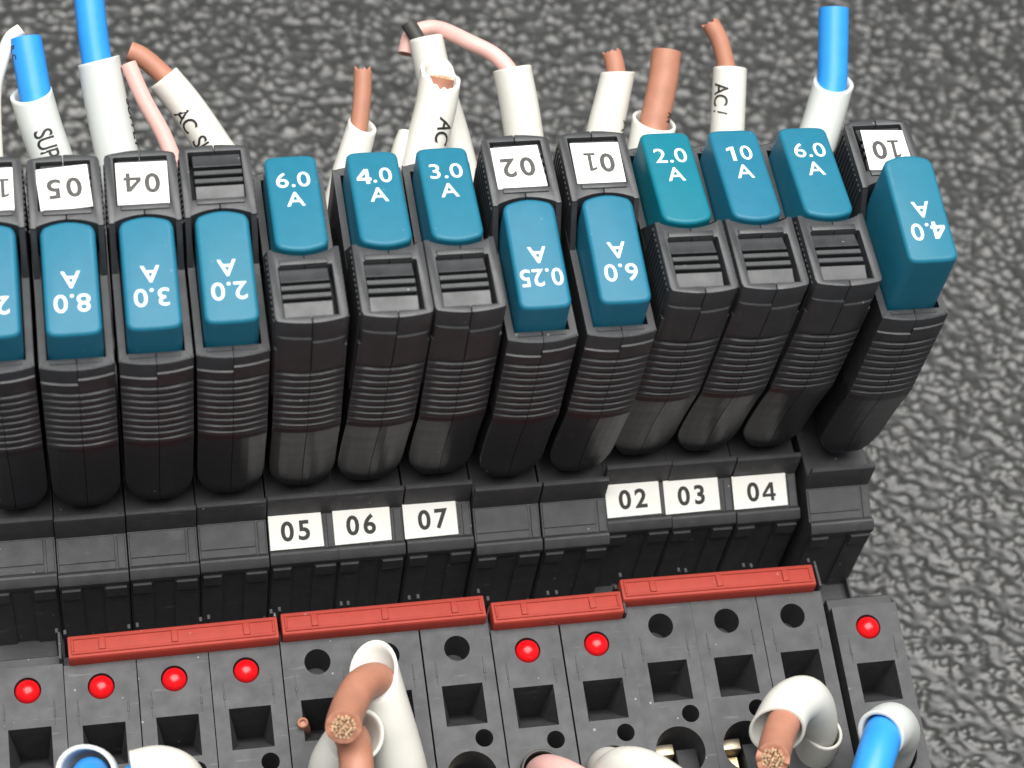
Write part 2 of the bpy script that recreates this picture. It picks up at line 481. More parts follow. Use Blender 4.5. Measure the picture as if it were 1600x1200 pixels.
def socket():
    bm = bmesh.new()
    prof = [(-15.5, -46), (-15.5, -8.9), (-15.3, -8.7), (-14.0, -8.7), (-13.8, -8.9), (-13.8, -22), (-4.95, -22), (-4.95, -8.8),
            (-5.2, -8.7), (-5.3, -7.8), (-5.15, -7.55), (-4.5, -7.0), (-4.25, -6.95), (-3.8, -7.25), (-3.75, -7.5),
            (-0.1, -5.6), (-0.1, -2.05), (0.0, -1.72), (0.23, -1.54), (0.5, -1.55), (0.65, -1.9), (0.65, -3.9),
            (23.1, -3.9), (23.1, -1.9), (23.4, -1.55), (23.8, -1.7), (23.9, -5.6), (28, -6.0), (29, -9), (37, -10), (47, -10), (47.2, -46)]
    add_prism(bm, prof, 0.06, 8.14)
    # softened flange corner and lip come from the profile; the ends get a small chamfer
    es = [e for e in bm.edges if abs(e.verts[0].co.x - e.verts[1].co.x) < 1e-6 and all(v.co.z > -9 for v in e.verts)]
    bmesh.ops.recalc_face_normals(bm, faces=bm.faces[:])
    bmesh.ops.bevel(bm, geom=es, offset=0.05, segments=1, affect='EDGES', clamp_overlap=True)
    # pilasters and tabs on the wall of the jumper trough, partition fins between neighbours
    for x0, x1, y0, z0, z1 in ((0.25, 2.7, -5.2, -21.9, -8.9), (5.2, 7.95, -5.2, -21.9, -8.9), (0.35, 2.5, -5.5, -10.9, -8.85), (5.4, 7.85, -5.5, -10.9, -8.85)):
        b = bmesh.new(); add_box(b, x0, x1, y0, -4.85, z0, z1); bevel(b, 0.05, 1); merge(bm, b)
    for x0, x1, y0, y1, z1 in ((7.62, 7.98, -13.7, -4.85, -20.5),):
        b = bmesh.new(); add_box(b, x0, x1, y0, y1, -21.9, z1); bevel(b, 0.06, 1); merge(bm, b)
    return bm
me_tabs = []
for x0 in (0.25, 7.5):
    _b = bmesh.new(); add_box(_b, x0, x0 + 0.37, -11.6, -11.0, -21.95, -7.5); bevel(_b, 0.06, 1); me_tabs.append(mesh_from_bm('partition_tab', _b, 'base'))
me_socket = mesh_from_bm('socket_base', socket(), 'base', 28)

PN = math.atan2(1.9, 3.65)                              # panel fall
def panel_piece(x0, x1, s0, s1, t, m='base', name='marker_panel'):
    bm = bmesh.new(); add_box(bm, x0, x1, s0, s1, -0.1, t); bevel(bm, 0.05, 1)
    return mesh_from_bm(name, xf(bm, Matrix.Translation((0, -3.75, -7.5)) @ Matrix.Rotation(PN, 4, 'X')), m)
me_panel = panel_piece(0.25, 6.75, 1.05, 4.0, 0.16)
me_step = panel_piece(0.25, 6.75, 0.08, 1.02, 0.10, name='panel_step')
me_rail = panel_piece(7.05, 7.95, 0.08, 4.0, 0.18, name='panel_rail')

bm = bmesh.new()
bmesh.ops.create_uvsphere(bm, u_segments=32, v_segments=16, radius=1.42)
me_lamp = mesh_from_bm('indicator_lamp', xf(bm, Matrix.Translation((4.1, -18.4, face_z(-18.35) - 0.35)) @ Matrix.Scale(0.92, 4, (0, 0, 1))), 'lamp', 80)

def arrow_mesh(x):
    bm = bmesh.new()
    for pts in ([(-0.03, -1.5), (0.03, -1.5), (0.03, -0.55), (-0.03, -0.55)], [(-0.16, -0.5), (0.16, -0.5), (0.05, 1.5), (-0.05, 1.5)]):
        if len(pts) == 4:
            lo = [bm.verts.new((x + a, -21.1 + b, face_z(-21.1 + b) - 0.05)) for a, b in pts]
            hi = [bm.verts.new((x + a * 0.55, -21.1 + b * 0.97, face_z(-21.1 + b * 0.97) + 0.09)) for a, b in pts]
            bm.faces.new(hi)
            for i in range(4): bm.faces.new((lo[i], lo[(i + 1) % 4], hi[(i + 1) % 4], hi[i]))
    return mesh_from_bm('arrow_mark', bm, 'base')
me_arrows = [arrow_mesh(1.35), arrow_mesh(6.95)]
_b = bmesh.new(); add_box(_b, 1.3, 3.9, -32.6, -31.2, -19.5, -13.2); bevel(_b, 0.15, 2); me_clamp = mesh_from_bm('clamp_jaw', _b, 'nickel')
_b = bmesh.new(); add_box(_b, 1.3, 3.7, -36.1, -32.75, -19.6, -15.0); bevel(_b, 0.1, 1); me_brass = mesh_from_bm('brass_plate', _b, 'brass')
_b = bmesh.new(); add_box(_b, 4.1, 6.7, -36.2, -31.9, -19.5, -13.5); bevel(_b, 0.1, 1); me_post = mesh_from_bm('clamp_post', _b, 'dark')
_b = bmesh.new(); add_box(_b, 7.8, 8.12, -15.55, -12.1, -21.8, -6.3); bevel(_b, 0.06, 1); me_fin = mesh_from_bm('partition_fin', _b, 'base')

def make_block(i, label, loc, lamp_on, marker, fin=False, yaw=0.0):
    t = thing('terminal_block', label, 'terminal block', loc, 'grey terminal blocks standing side by side')
    t.rotation_euler = (0, 0, math.radians(yaw))
    link('terminal_housing', me_term, t); link('socket_base', me_socket, t)
    link('marker_panel', me_panel, t); link('panel_step', me_step, t); link('panel_rail', me_rail, t)
    for a in me_arrows: link('arrow_mark', a, t)
    link('clamp_jaw', me_clamp, t); link('brass_plate', me_brass, t); link('clamp_post', me_post, t)
    if i != 12:
        for k in me_tabs: link('partition_tab', k, t)
    if lamp_on: link('indicator_lamp', me_lamp, t)
    if fin: link('partition_fin', me_fin, t)
    if marker:
        txt, w, dx, rot = marker
        s = link('marker_sticker', sticker_mesh(w, 4.1, 0.12, 0.05), t, (0.2 + w / 2 + dx, -1.8, -6.48 + 0.19))
        s.rotation_euler = (PN, 0, math.radians(rot))
        link('marker_number', mesh_from_bm('marker_number', digits(txt, 3.2, bold=0.026, cx=0.98, gap=0.64), 'black_print'), s, (0.0 + random.uniform(-.15, .25), -0.12 + random.uniform(-.1, .1), 0.13))
    return t

# ------------------------------------------------------------------ the row
#      kind rating tag  lamp  base marker              dx    dy   lean  button      plug words
row = [
 ('A', '2.0', '10', True,  None,                       0.00, 0.00, 0.0, 'cap_sky',  'black fuse plug cut off by the left photo edge, blue button in front'),
 ('A', '8.0', '05', True,  None,                      -0.05, -.30, 0.1, 'cap_sky',  'black fuse plug with 8.0 A button, its white 05 tag stuck on crooked'),
 ('A', '3.0', '04', True,  None,                       0.00, -.20, 0.0, 'cap_sky',  'black 3.0 A fuse plug with straight 04 tag, left of the untagged lamp-side plug'),
 ('A', '2.0', None, True,  None,                       0.00, 0.00, -.3, 'cap_blue', 'black fuse plug with 2.0 A button in front and bare slats, no white tag'),
 ('B', '6.0', None, False, ('05', 6.35, -0.05, 0.5),     0.10, 0.20, -.5, 'cap_blue', 'black fuse plug with upright 6.0 A button, just right of the untagged plug'),
 ('B', '4.0', None, False, ('06', 6.8, -0.4, 0.5),    -0.25, 0.20, 1.5, 'cap_blue', 'black fuse plug with upright 4.0 A button, below the short white sleeve'),
 ('B', '3.0', None, False, ('07', 6.5, -0.3, 1.0),      0.00, 0.25, 0.4, 'cap_blue', 'black fuse plug with upright 3.0 A button, touching the 02-tagged plug on its right'),
 ('A', '0.25', '02', True, None,                       0.10, -.85, 0.3, 'cap_sky',  'black fuse plug with 0.25 A button, below the upright blank sleeve'),
 ('A', '6.0', '01', True,  None,                       0.35, -.85, 0.9, 'cap_sky',  'black fuse plug with white 01 tag, just left of the teal-buttoned plug'),
 ('B', '2.0', None, False, ('02', 6.8, 0.0, 0.8),     0.10, 0.70, 2.0, 'cap_teal', 'black fuse plug with the only teal button, 2.0 A, under the thick brown wire'),
 ('B', '10', None, False,  ('03', 6.9, -0.75, 0.6),   -0.15, 0.55, 2.0, 'cap_sky',  'black fuse plug with whole-number 10 A button, just right of the teal one'),
 ('B', '6.0', None, False, ('04', 6.9, -0.3, 0.4),     -0.20, 0.40, 2.2, 'cap_blue', 'black fuse plug with upright 6.0 A button, below the right blue wire'),
 ('A', '4.0', '10', True,  None,                       1.10, -1.3, 0.6, 'cap_blue', 'black fuse plug with popped-up blue 4.0 A button, at the right end'),
]
block_words = [
 'dark terminal block cut by the left edge, red lamp, no red jumper',
 'dark red-lamped terminal block above the blue wire at bottom left',
 'dark red-lamped terminal block, middle one of the leftmost red jumper',
 'dark red-lamped terminal block at the right end of the leftmost jumper',
 'dark terminal block with white 05 marker and a brown stub in its square hole',
 'dark terminal block with white 06 marker, brown wires rising in front',
 'dark terminal block with white 07 marker, right of the tall white sleeve',
 'dark red-lamped terminal block with the pink wire in its round hole',
 'dark red-lamped terminal block with the blank bent sleeve beside the pink wire',
 'dark terminal block with white 02 marker and brass showing in its open round hole',
 'dark terminal block with white 03 marker, middle one of the right jumper',
 'dark terminal block with white 04 marker and bent white sleeve below',
 'end terminal block with red lamp, standing apart at the right',
]
for i, (kind, rating, tg, lit, marker, dx, dy, lean, capm, words) in enumerate(row):
    x0 = (i - 6) * PITCH
    make_block(i, block_words[i], (x0 + (0.65 if i == 12 else dx * 0.4), dy - (0.7 if i == 12 else 0), 0), lit, marker, fin=i in (0, 3, 8, 11))
    cx = x0 + PITCH / 2 + dx
    pos = (cx, dy + (0 if kind == 'A' else D), 0.0)
    make_plug(i, kind, rating, tg, words, capm, pos, lean, pop=4.6 if i == 12 else 0.0,
              tag_rot={1: 4, 2: -1, 7: 2, 8: -1, 12: -3}.get(i, 0), tag_dx={7: -0.25, 12: 0.5, 1: -0.1, 0: 0.3}.get(i, 0))

# ------------------------------------------------------------------ red jumper bars
def make_jumper(n, x0, dy, label, tilt):
    w = n * PITCH - 0.75
    t = thing('jumper_bar', label, 'jumper bar', (x0, dy, 0), 'red jumper bars bridging the blocks')
    t.rotation_euler = (0, math.radians(tilt[0]), math.radians(tilt[1]))
    bm = bmesh.new()
    add_prism(bm, [(-15.75, -8.4), (-15.75, -6.2), (-15.6, -5.75), (-12.95, -5.75), (-12.8, -6.0), (-12.8, -9.5), (-13.6, -9.5)], 0, w)
    bevel(bm, 0.14, 2)
    link('bar_body', mesh_from_bm('bar_body', bm, 'red'), t)
    # raised frame round the sunken label strip, and a rib over each block
    bm = bmesh.new()
    for b in ((0.35, w - 0.35, -15.3, -14.95), (0.35, w - 0.35, -13.45, -13.2)):
        add_box(bm, b[0], b[1], b[2], b[3], -5.8, -5.55)
    for xx in (0.35, w - 0.65): add_box(bm, xx, xx + 0.3, -14.94, -13.46, -5.8, -5.55)
    bevel(bm, 0.08, 1)
    link('frame', mesh_from_bm('frame', bm, 'red'), t)
    for k in range(n):
        bm = bmesh.new(); xx = (k + 0.5) * PITCH - 0.65
        add_box(bm, xx, xx + 0.75, -14.93, -13.47, -5.8, -5.5); bevel(bm, 0.1, 2)
        link('rib', mesh_from_bm('rib', bm, 'red'), t)
make_jumper(3, -5 * PITCH + 0.55, -0.25, 'leftmost red jumper bar, lying above three red lamps', (0.2, 0.6))
make_jumper(3, -2 * PITCH + 0.35, 0.25, 'red jumper bar just behind the copper-ended brown wire, below three white markers', (-.2, 0.0))
make_jumper(2, 1 * PITCH + 0.35, -0.75, 'short red jumper bar spanning only two lamp-lit blocks', (0, 0.0))
make_jumper(3, 3 * PITCH - 0.05, 0.75, 'red jumper bar highest in the photo, at the right above three empty holes', (0, -0.6))

# ------------------------------------------------------------------ wires and sleeves
def spline(pts, step=0.35):
    P = [Vector(p) for p in pts]
    P = [P[0] * 2 - P[1]] + P + [P[-1] * 2 - P[-2]]
    out = []
    for i in range(1, len(P) - 2):
        a, b, c, d = P[i - 1:i + 3]
        n = max(2, int((c - b).length / step))
        for k in range(n):
            t = k / n
            out.append(0.5 * ((2 * b) + (c - a) * t + (2 * a - 5 * b + 4 * c - d) * t * t + (3 * b - a - 3 * c + d) * t ** 3))
    out.append(P[-2].copy())
    return out

def frames(C):
    T = [((C[min(i + 1, len(C) - 1)] - C[max(i - 1, 0)]).normalized()) for i in range(len(C))]
    ref = Vector((0, -1, 0.2))
    u = (ref - T[0] * ref.dot(T[0])).normalized()
    U = []
    for t in T:
        u = (u - t * u.dot(t)).normalized(); U.append(u)
    return T, U

def arclen(C):
    L = [0.0]
    for a, b in zip(C, C[1:]): L.append(L[-1] + (b - a).length)
    return L

class Tube:
    """round tube along a spline; r may taper from r0 to r1; tilt slants the first end, squash flattens it"""
    rag = None
    def __init__(s, pts, r0, r1=None, tilt=(0, 0, 0), squash=0.0, wob=0.0):
        s.C = spline(pts); s.T, s.U = frames(s.C); s.L = arclen(s.C)
        s.r0, s.r1 = r0, r1 if r1 is not None else r0
        s.tilt = Vector(tilt); s.squash = squash; s.wob = wob
        s.ph = random.uniform(0, 6)
    def r(s, l): return s.r0 + (s.r1 - s.r0) * l / s.L[-1]
    def ring(s, i, rad, n=28):
        c, t, u = s.C[i], s.T[i], s.U[i]; w = t.cross(u); out = []
        fade = max(0.0, 1 - s.L[i] / 7.0) ** 2
        for k in range(n):
            a = 2 * math.pi * k / n
            d = u * math.cos(a) * (1 + s.squash * fade) + w * math.sin(a) * (1 - s.squash * fade)
            p = c + d * rad * (1 + s.wob * math.sin(2 * a + s.ph + s.L[i] * 0.15))
            p = p + t * (s.tilt.dot(d) * rad * fade)
            if s.rag: p = p + t * (s.rag[k % len(s.rag)] * fade ** 3)
            out.append(p)
        return out
    def on(s, l, a, h):
        i = min(max(range(len(s.L)), key=lambda q: -abs(s.L[q] - l)), len(s.C) - 1)
        c, t, u = s.C[i] + s.T[i] * (l - s.L[i]), s.T[i], s.U[i]; w = t.cross(u)
        fade = max(0.0, 1 - s.L[i] / 7.0) ** 2
        return c + (u * math.cos(a) * (1 + s.squash * fade) + w * math.sin(a) * (1 - s.squash * fade)) * (s.r(l) * (1 + s.wob) + h)

def skin(bm, rings, cap0=True, cap1=True):
    V = [[bm.verts.new(p) for p in r] for r in rings]
    n = len(V[0])
    for a, b in zip(V, V[1:]):
        for i in range(n): bm.faces.new((a[i], a[(i + 1) % n], b[(i + 1) % n], b[i]))
    if cap0: bm.faces.new(V[0])
    if cap1: bm.faces.new(V[-1][::-1])
    return V

def sleeve_bm(tb, wall=0.5):
    bm = bmesh.new(); N = len(tb.C)
    outer = [tb.ring(i, tb.r(tb.L[i])) for i in range(N)]
    inner = [tb.ring(i, tb.r(tb.L[i]) - wall) for i in range(min(N, 40))]
    edge = [tb.ring(0, tb.r(0) - wall * 0.25)], [tb.ring(0, tb.r(0) - wall * 0.75)]
    t0 = tb.T[0]
    lip0 = [p - t0 * 0.1 for p in edge[0][0]]; lip1 = [p - t0 * 0.1 for p in edge[1][0]]
    skin(bm, inner[::-1] + [lip1, lip0] + outer, False, True)
    return bm

def text_on(tb, body, size, l0, a0, cx=0.8, bold=0.008, h=0.02, flipdir=-1):
    """lettering that runs along the tube starting at arc length l0, centred on angle a0"""
    bm = text_bm(body, size, bold=bold, cx=cx, depth=0.02, spacing=0.9)
    bmesh.ops.subdivide_edges(bm, edges=[e for e in bm.edges if e.calc_length() > 0.35], cuts=1)
    bmesh.ops.triangulate(bm, faces=bm.faces[:])
    xm = min(v.co.x for v in bm.verts)
    for v in bm.verts:
        l = l0 + (v.co.x - xm)
        l = min(max(l, 0.05), tb.L[-1] - 0.05)
        v.co = tb.on(l, a0 + flipdir * v.co.y / tb.r(l), h + v.co.z)
    return bm

LEFT = 1.0
G_SL, G_W = 'white marker sleeves slipped over the wires', 'coloured wires plugged into the blocks'
def sleeve(pts, r0, label, m='sleeve', r1=None, tilt=(0, 0, 0), squash=0.0, text=None, wall=0.5, wob=0.012, ragged=0.0):
    tb = Tube(pts, r0, r1, tilt, squash, wob)
    if ragged:
        rr = random.Random(8); q = 0.0; tb.rag = []
        for _ in range(28):
            q = 0.6 * q + rr.uniform(-ragged, ragged); tb.rag.append(q)
    o = tag(link('marker_sleeve', mesh_from_bm('marker_sleeve', sleeve_bm(tb, wall), m, 50)), label, 'wire sleeve', G_SL)
    if text:
        link('print', mesh_from_bm('print', text_on(tb, *text[0], **text[1]), 'black_print'), o)
    return tb

def wire(pts, r, m, label, copper=False, bare=0.0, text=None, r1=None, ragged=0.0):
    tb = Tube(pts, r, r1)
    bm = bmesh.new(); N = len(tb.C)
    rings = [tb.ring(i, tb.r(tb.L[i]), 24) for i in range(N)]
    if ragged:
        rr = random.Random(3); j = [rr.uniform(-ragged, ragged) for _ in range(24)]
        rings[0] = [p + tb.T[0] * j[k] for k, p in enumerate(rings[0])]
    core = [c0.lerp(tb.C[0], 0.38) + tb.T[0] * 0.05 for c0 in rings[0]]
    bevelr = [c0.lerp(tb.C[0], 0.10) - tb.T[0] * 0.06 for c0 in rings[0]]
    deep = [p + tb.T[0] * 0.35 for p in core]
    skin(bm, [deep, core, bevelr] + rings, True, True)
    o = tag(link('wire', mesh_from_bm('wire', bm, m, 50)), label, 'wire', G_W)
    if copper:
        cb = bmesh.new(); rc = r * 0.6
        rr = random.Random(11)
        spots = [(0, 0)] + [(rc * q / 3 * math.cos(a * 2 * math.pi / (6 * q) + q), rc * q / 3 * math.sin(a * 2 * math.pi / (6 * q) + q)) for q in (1, 2, 3) for a in range(6 * q)]
        if not copper: spots = spots[:7]
        t, u = tb.T[0], tb.U[0]; w = t.cross(u)
        sr = rc / 6.6 if copper else rc / 3.0
        for a, b in spots:
            k = 1 if copper else 2.0
            c = tb.C[0] + u * (a * k + rr.uniform(-.06, .06)) + w * (b * k + rr.uniform(-.06, .06))
            e = c - t * (rr.uniform(0.0, 0.4) if copper else 0.02) + u * rr.uniform(-.08, .08)
            skin(cb, [[p + (u * math.cos(q * 1.0472) + w * math.sin(q * 1.0472)) * sr for q in range(6)] for p in (c + t * 0.5, e)])
        so = link('copper_strands', mesh_from_bm('copper_strands', cb, 'copper', 40), o)
        so['kind'] = 'stuff'
    if text:
        link('print', mesh_from_bm('print', text_on(tb, *text[0], **text[1]), 'black_print'), o)
    return tb

D2 = math.pi
# behind the row, left to right (first point is the free end); all lean back from the rear terminals
def dn(pts, y=33.0):                                    # carry the tube on down into the rear terminal
    x, yy, z = pts[-1]
    return pts + [(x, min(yy, 32.5) - 1.0, z - 7), (x, y, -9)]
wire(dn([(-40.7, 51.0, 25.0), (-42.1, 50.1, 24.4), (-43.3, 47.7, 22.9), (-44.3, 44.6, 20.9), (-44.6, 37.7, 16.4)]), 0.8, 'cream', 'thin cream wire curling in at the upper left edge')
wire([(-40.3, 50.2, 24.4), (-39.9, 47.0, 22.4), (-39.5, 43.8, 20.4), (-38.9, 40.3, 18.1), (-37.6, 36, 15)], 1.9, 'blue_wire', 'short blue wire end in the sleeve lettered SUP',
     text=(('R  C', 1.3, 0.8, LEFT), dict(cx=0.8)))
sleeve(dn([(-40.1, 44.7, 20.9), (-39.2, 41.2, 18.7), (-38.0, 37.4, 16.2), (-36.9, 32.9, 13.4)]), 2.5, 'grey-white sleeve lettered SUP around the short blue wire', 'sleeve_cool', tilt=(0, -.35, 0.5),
       text=(('SUPPLY', 3.1, 4.7, -0.15 * LEFT), dict(cx=0.72)))
wire([(-32.7, 57.5, 29.2), (-32.5, 51.1, 25.1), (-32.2, 47.3, 22.6), (-31.9, 44.1, 20.6), (-31, 39, 17)], 1.78, 'blue_wire', 'tall blue wire leaving the top of the photo')
sleeve(dn([(-32.0, 47.6, 22.8), (-31.5, 43.4, 20.1), (-30.7, 38.3, 16.9), (-29.8, 33.2, 13.5)]), 2.55, 'blank grey-white sleeve around the tall blue wire', 'sleeve_cool', tilt=(-.1, -.1, 0.12),
       text=(('SUPPLY', 2.8, 5.0, -1.55 * LEFT), dict(cx=0.72)))
wire(dn([(-28.6, 46.5, 23.3), (-27.1, 42.9, 21.0), (-25.0, 39.0, 18.5), (-23.5, 34.5, 15.6), (-23.1, 30.9, 13.3)]), 0.95, 'pink', 'straight pink wire end between two white sleeves at left')
wire([(-28.3, 49.8, 21.8), (-26.9, 49.2, 21.4), (-24.9, 47.6, 20.4), (-22.8, 45.4, 19.0), (-20.5, 42, 17)], 1.2, 'brown', 'brown wire tip bending left over the pink wire end')
sleeve(dn([(-24.5, 46.9, 20.0), (-22.1, 44.1, 18.1), (-19.4, 40.1, 15.6), (-16.9, 35.7, 12.8)]), 2.0, 'slanting white sleeve lettered AC behind the untagged plug', r1=2.9, tilt=(0, -.05, 0.08),
       text=(('AC  SUP', 2.9, 4.2, 0.15 * LEFT), dict(cx=0.8)))
wire([(-0.8, 45.4, 21.4), (-1.1, 42.8, 19.8), (-1.8, 39.6, 17.7), (-2.7, 36.4, 15.6), (-3.6, 33, 13)], 1.1, 'brown', 'thin brown wire rising from a short sleeve left of the AC sleeve', ragged=0.5)
sleeve(dn([(-1.3, 39.9, 17.8), (-2.4, 37.4, 16.2), (-3.9, 33.9, 14.0), (-4.9, 30.7, 12.0)]), 1.85, 'short white sleeve around the thin brown wire', r1=2.6, tilt=(0, -.4, 0.5), squash=0.05)
sleeve(dn([(8.6, 44.5, 20.8), (7.7, 41.2, 18.7), (5.8, 36.3, 15.6), (4.5, 31.5, 12.5)]), 2.45, 'white sleeve lettered AC with a cut brown wire in its oval mouth', r1=2.8, tilt=(0.25, -.5, 0.75), squash=-0.03, ragged=0.45,
       text=(('AC', 3.0, 5.2, -0.35 * LEFT), dict(cx=0.8)))
wire([(8.6, 43.9, 21.1), (7.8, 41.5, 18.9), (6.6, 37.3, 16.2)], 1.6, 'brown', 'cut brown wire seen inside the oval mouth of the AC sleeve', copper=True)
sleeve(dn([(8.1, 52.5, 18.7), (8.9, 47.8, 15.7), (10.4, 41.7, 11.8), (11.4, 34.9, 7.4)], 34), 2.15, 'blank white sleeve leaning behind the AC sleeve, black wire on top', r1=2.8, tilt=(0, 0, 0.05))
sleeve(dn([(4.9, 39.3, 15.9), (4.2, 38.0, 15.4), (3.4, 36.0, 14.0), (2.9, 33.4, 12.0)]), 1.9, 'low white sleeve bulging out beside the 3.0 A button', tilt=(0, 0, 0.1))
wire([(6.0, 54.2, 19.8), (7.3, 52.1, 18.5), (8.4, 49.8, 17.0), (8.9, 47.8, 15.7)], 0.95, 'black_wire', 'short black wire stub above the leaning white sleeve')
wire([(5.75, 52.3, 16.2), (6.5, 54.2, 17.2), (8.2, 54.9, 17.7), (10.3, 54.2, 18.3), (13.3, 50.5, 19.8), (16.1, 48.5, 19.5), (17.8, 46.1, 18.9), (18.3, 43.5, 17.6), (18.8, 39, 15)], 1.0, 'pink', 'pink wire arching over into the blank white sleeve')
sleeve(dn([(17.9, 46.2, 19.5), (18.5, 42.0, 16.8), (18.9, 37.4, 13.8), (19.1, 32.1, 10.4)]), 2.42, 'upright blank white sleeve that the pink wire arches into', tilt=(0, -.03, 0.05))
wire([(30.1, 46.1, 21.8), (30.4, 44.5, 20.9), (30.6, 42.2, 19.4), (30.3, 40.2, 18.1)], 1.2, 'brown', 'short brown wire tip beside the thick brown wire', ragged=0.3)
sleeve(dn([(30.7, 43.9, 20.5), (29.6, 40.9, 18.5), (28.2, 37.0, 16.0), (26.6, 30.4, 11.8)]), 2.1, 'white sleeve behind the 01-tagged plug, its lettering mostly hidden', r1=2.9, tilt=(-.25, 0, 0.1),
       text=(('AC', 2.9, 5.6, -1.0 * LEFT), dict(cx=0.8)))
wire(dn([(36.8, 45.3, 22.5), (36.0, 42.0, 20.4), (34.5, 37.7, 17.7), (33.2, 33.5, 15.0)]), 1.85, 'brown', 'thick brown wire standing behind the teal 2.0 A button', text=(('R4', 1.5, 7.6, -0.7 * LEFT), dict(cx=0.9)))
sleeve(dn([(34.6, 38.1, 17.9), (33.7, 34.8, 15.8), (32.7, 30.5, 12.4)]), 2.75, 'white sleeve ring around the thick brown wire', 'sleeve', tilt=(0, -.35, 0.5), wall=0.4)
wire([(42.9, 48.7, 23.5), (43.8, 47.0, 22.5), (44.3, 45.3, 21.4), (44.7, 43.0, 19.9), (44.7, 41.0, 18.6), (44.4, 39, 17)], 1.12, 'brown', 'bent brown wire tip behind the 10 A plug', ragged=0.3)
sleeve(dn([(45.0, 43.8, 20.4), (44.5, 40.3, 18.1), (43.7, 35.0, 14.7), (42.7, 30.2, 11.3)]), 2.08, 'upright white sleeve lettered AC behind the 10 A plug', r1=2.3, tilt=(0, 0, 0.03),
       text=(('AC /', 2.8, 2.0, 0.95 * LEFT), dict(cx=0.8)))
wire([(59.0, 49.6, 24.1), (58.5, 45.1, 21.2), (57.9, 41.1, 18.7), (56.4, 37.1, 16.1), (55, 34, 14)], 1.9, 'blue_wire', 'blue wire standing at the right end of the row')
sleeve(dn([(58.3, 41.8, 19.1), (56.5, 37.8, 16.5), (54.1, 33.2, 13.6), (51.9, 29.5, 10.6)]), 2.5, 'grey-white sleeve with slanted mouth around the right blue wire', 'sleeve_cool', tilt=(-.3, -.45, 0.6), squash=0.0)

# in front of the row, along the bottom edge
sleeve([(-39.0, -32.9, 1.0), (-38.4, -31.9, -3.0), (-37.9, -32.6, -9.5), (-37.6, -32.8, -14)], 2.95, 'white sleeve mouth around a blue wire at bottom left', 'sleeve_cool', tilt=(0.7, 0, 0))
wire([(-39.3, -43.5, 4.0), (-39.2, -38.5, 4.2), (-38.9, -34.0, 1.6), (-38.4, -31.9, -3.0), (-37.9, -32.5, -10)], 1.9, 'blue_wire', 'blue wire dipping into the bottom left sleeve')
sleeve([(-34.1, -32.6, -1.6), (-31.3, -32.4, -1.5), (-29.2, -33.0, -3.0), (-28.6, -33.4, -8.0), (-28.6, -33.4, -13)], 2.6, 'white sleeve lying on its side at bottom left', tilt=(0, 0, 0))
wire([(-36.5, -37.5, -1.0), (-35.6, -34.6, -1.6), (-33.6, -32.7, -1.6), (-31.3, -32.4, -1.5), (-29.6, -32.9, -2.6)], 1.5, 'blue_wire', 'blue wire going into the sleeve lying on its side')
sleeve([(-7.1, -24.4, 1.2), (-6.4, -26.7, -0.8), (-5.4, -29.7, -4.0), (-4.4, -33.2, -8.4), (-4.2, -33.6, -14)], 2.75, 'tall white sleeve curving up in front of the 06 block', r1=3.1, tilt=(-0.35, -0.7, 0.7), squash=-0.05, wall=0.42)
wire([(-12.0, -34.1, 8.6), (-11.7, -32.9, 7.6), (-10.6, -30.1, 5.6), (-9.0, -27.3, 3.8), (-6.8, -25.6, 1.2), (-5.8, -26.9, -1.5), (-5.2, -28.5, -4.0)], 1.95, 'brown', 'brown wire bent down with copper end facing the viewer', copper=True, ragged=0.12)
sleeve([(-9.3, -31.8, 0.9), (-10.6, -31.2, -1.8), (-12.2, -32.4, -5.0), (-12.4, -33.4, -9.0), (-12.3, -33.5, -14)], 2.7, 'folded white sleeve beside the tall one at the bottom', tilt=(0.0, -0.3, 0.4), squash=0.05, wall=0.42)
wire([(-10.7, -41.2, 0.0), (-10.6, -37.6, 2.6), (-10.5, -34.7, 2.8), (-10.4, -31.9, 0.6), (-11.2, -31.4, -2.2), (-12.1, -32.4, -5.2)], 1.9, 'brown', 'brown wire with faint print under the copper end')
wire([(-14.75, -25.4, -8.3), (-14.4, -25.2, -10.5), (-14.2, -24.6, -12.5)], 0.62, 'brown', 'tiny brown wire stub lying inside a square terminal opening')
wire([(17.2, -43.6, -1.0), (14.6, -39.1, -2.6), (12.6, -36.2, -5.0), (11.8, -34.2, -9.0), (11.7, -33.6, -14)], 1.95, 'pink', 'pink wire leaving a round terminal hole at the bottom')
sleeve([(11.8, -34.0, -8.9), (11.8, -33.6, -11.0), (11.8, -33.5, -15)], 2.5, 'thin dark sleeve ring in the hole of the pink wire', 'black_wire', wall=0.3)
sleeve([(27.0, -47.4, 3.6), (23.5, -43.0, 3.0), (21.0, -39.8, 1.4), (19.2, -38.2, -0.8), (18.6, -37.4, -4.2), (19.4, -34.6, -9.0), (19.9, -33.8, -14)], 2.5, 'blank white sleeve bending towards the viewer beside the pink wire')
wire([(33.8, -42.1, 7.0), (34.7, -40.5, 5.6), (36.3, -37.7, 4.0), (38.1, -35.2, 2.9), (39.6, -34.2, 2.2), (41.0, -33.5, 1.2)], 1.85, 'brown', 'brown wire with 14A print and copper end in the bent sleeve', copper=True, ragged=0.25,
     text=(('14A', 2.0, 2.0, -0.25), dict(cx=0.9)))
sleeve([(36.6, -36.7, 2.0), (38.2, -34.5, 2.8), (40.3, -33.4, 2.4), (42.2, -33.4, -0.2), (43.9, -34.0, -5.0), (44.4, -34.1, -9)], 2.95, 'white sleeve bent double over a brown wire at bottom right', r1=1.8, tilt=(-0.3, -0.55, 0.6), squash=0.06, wall=0.36)
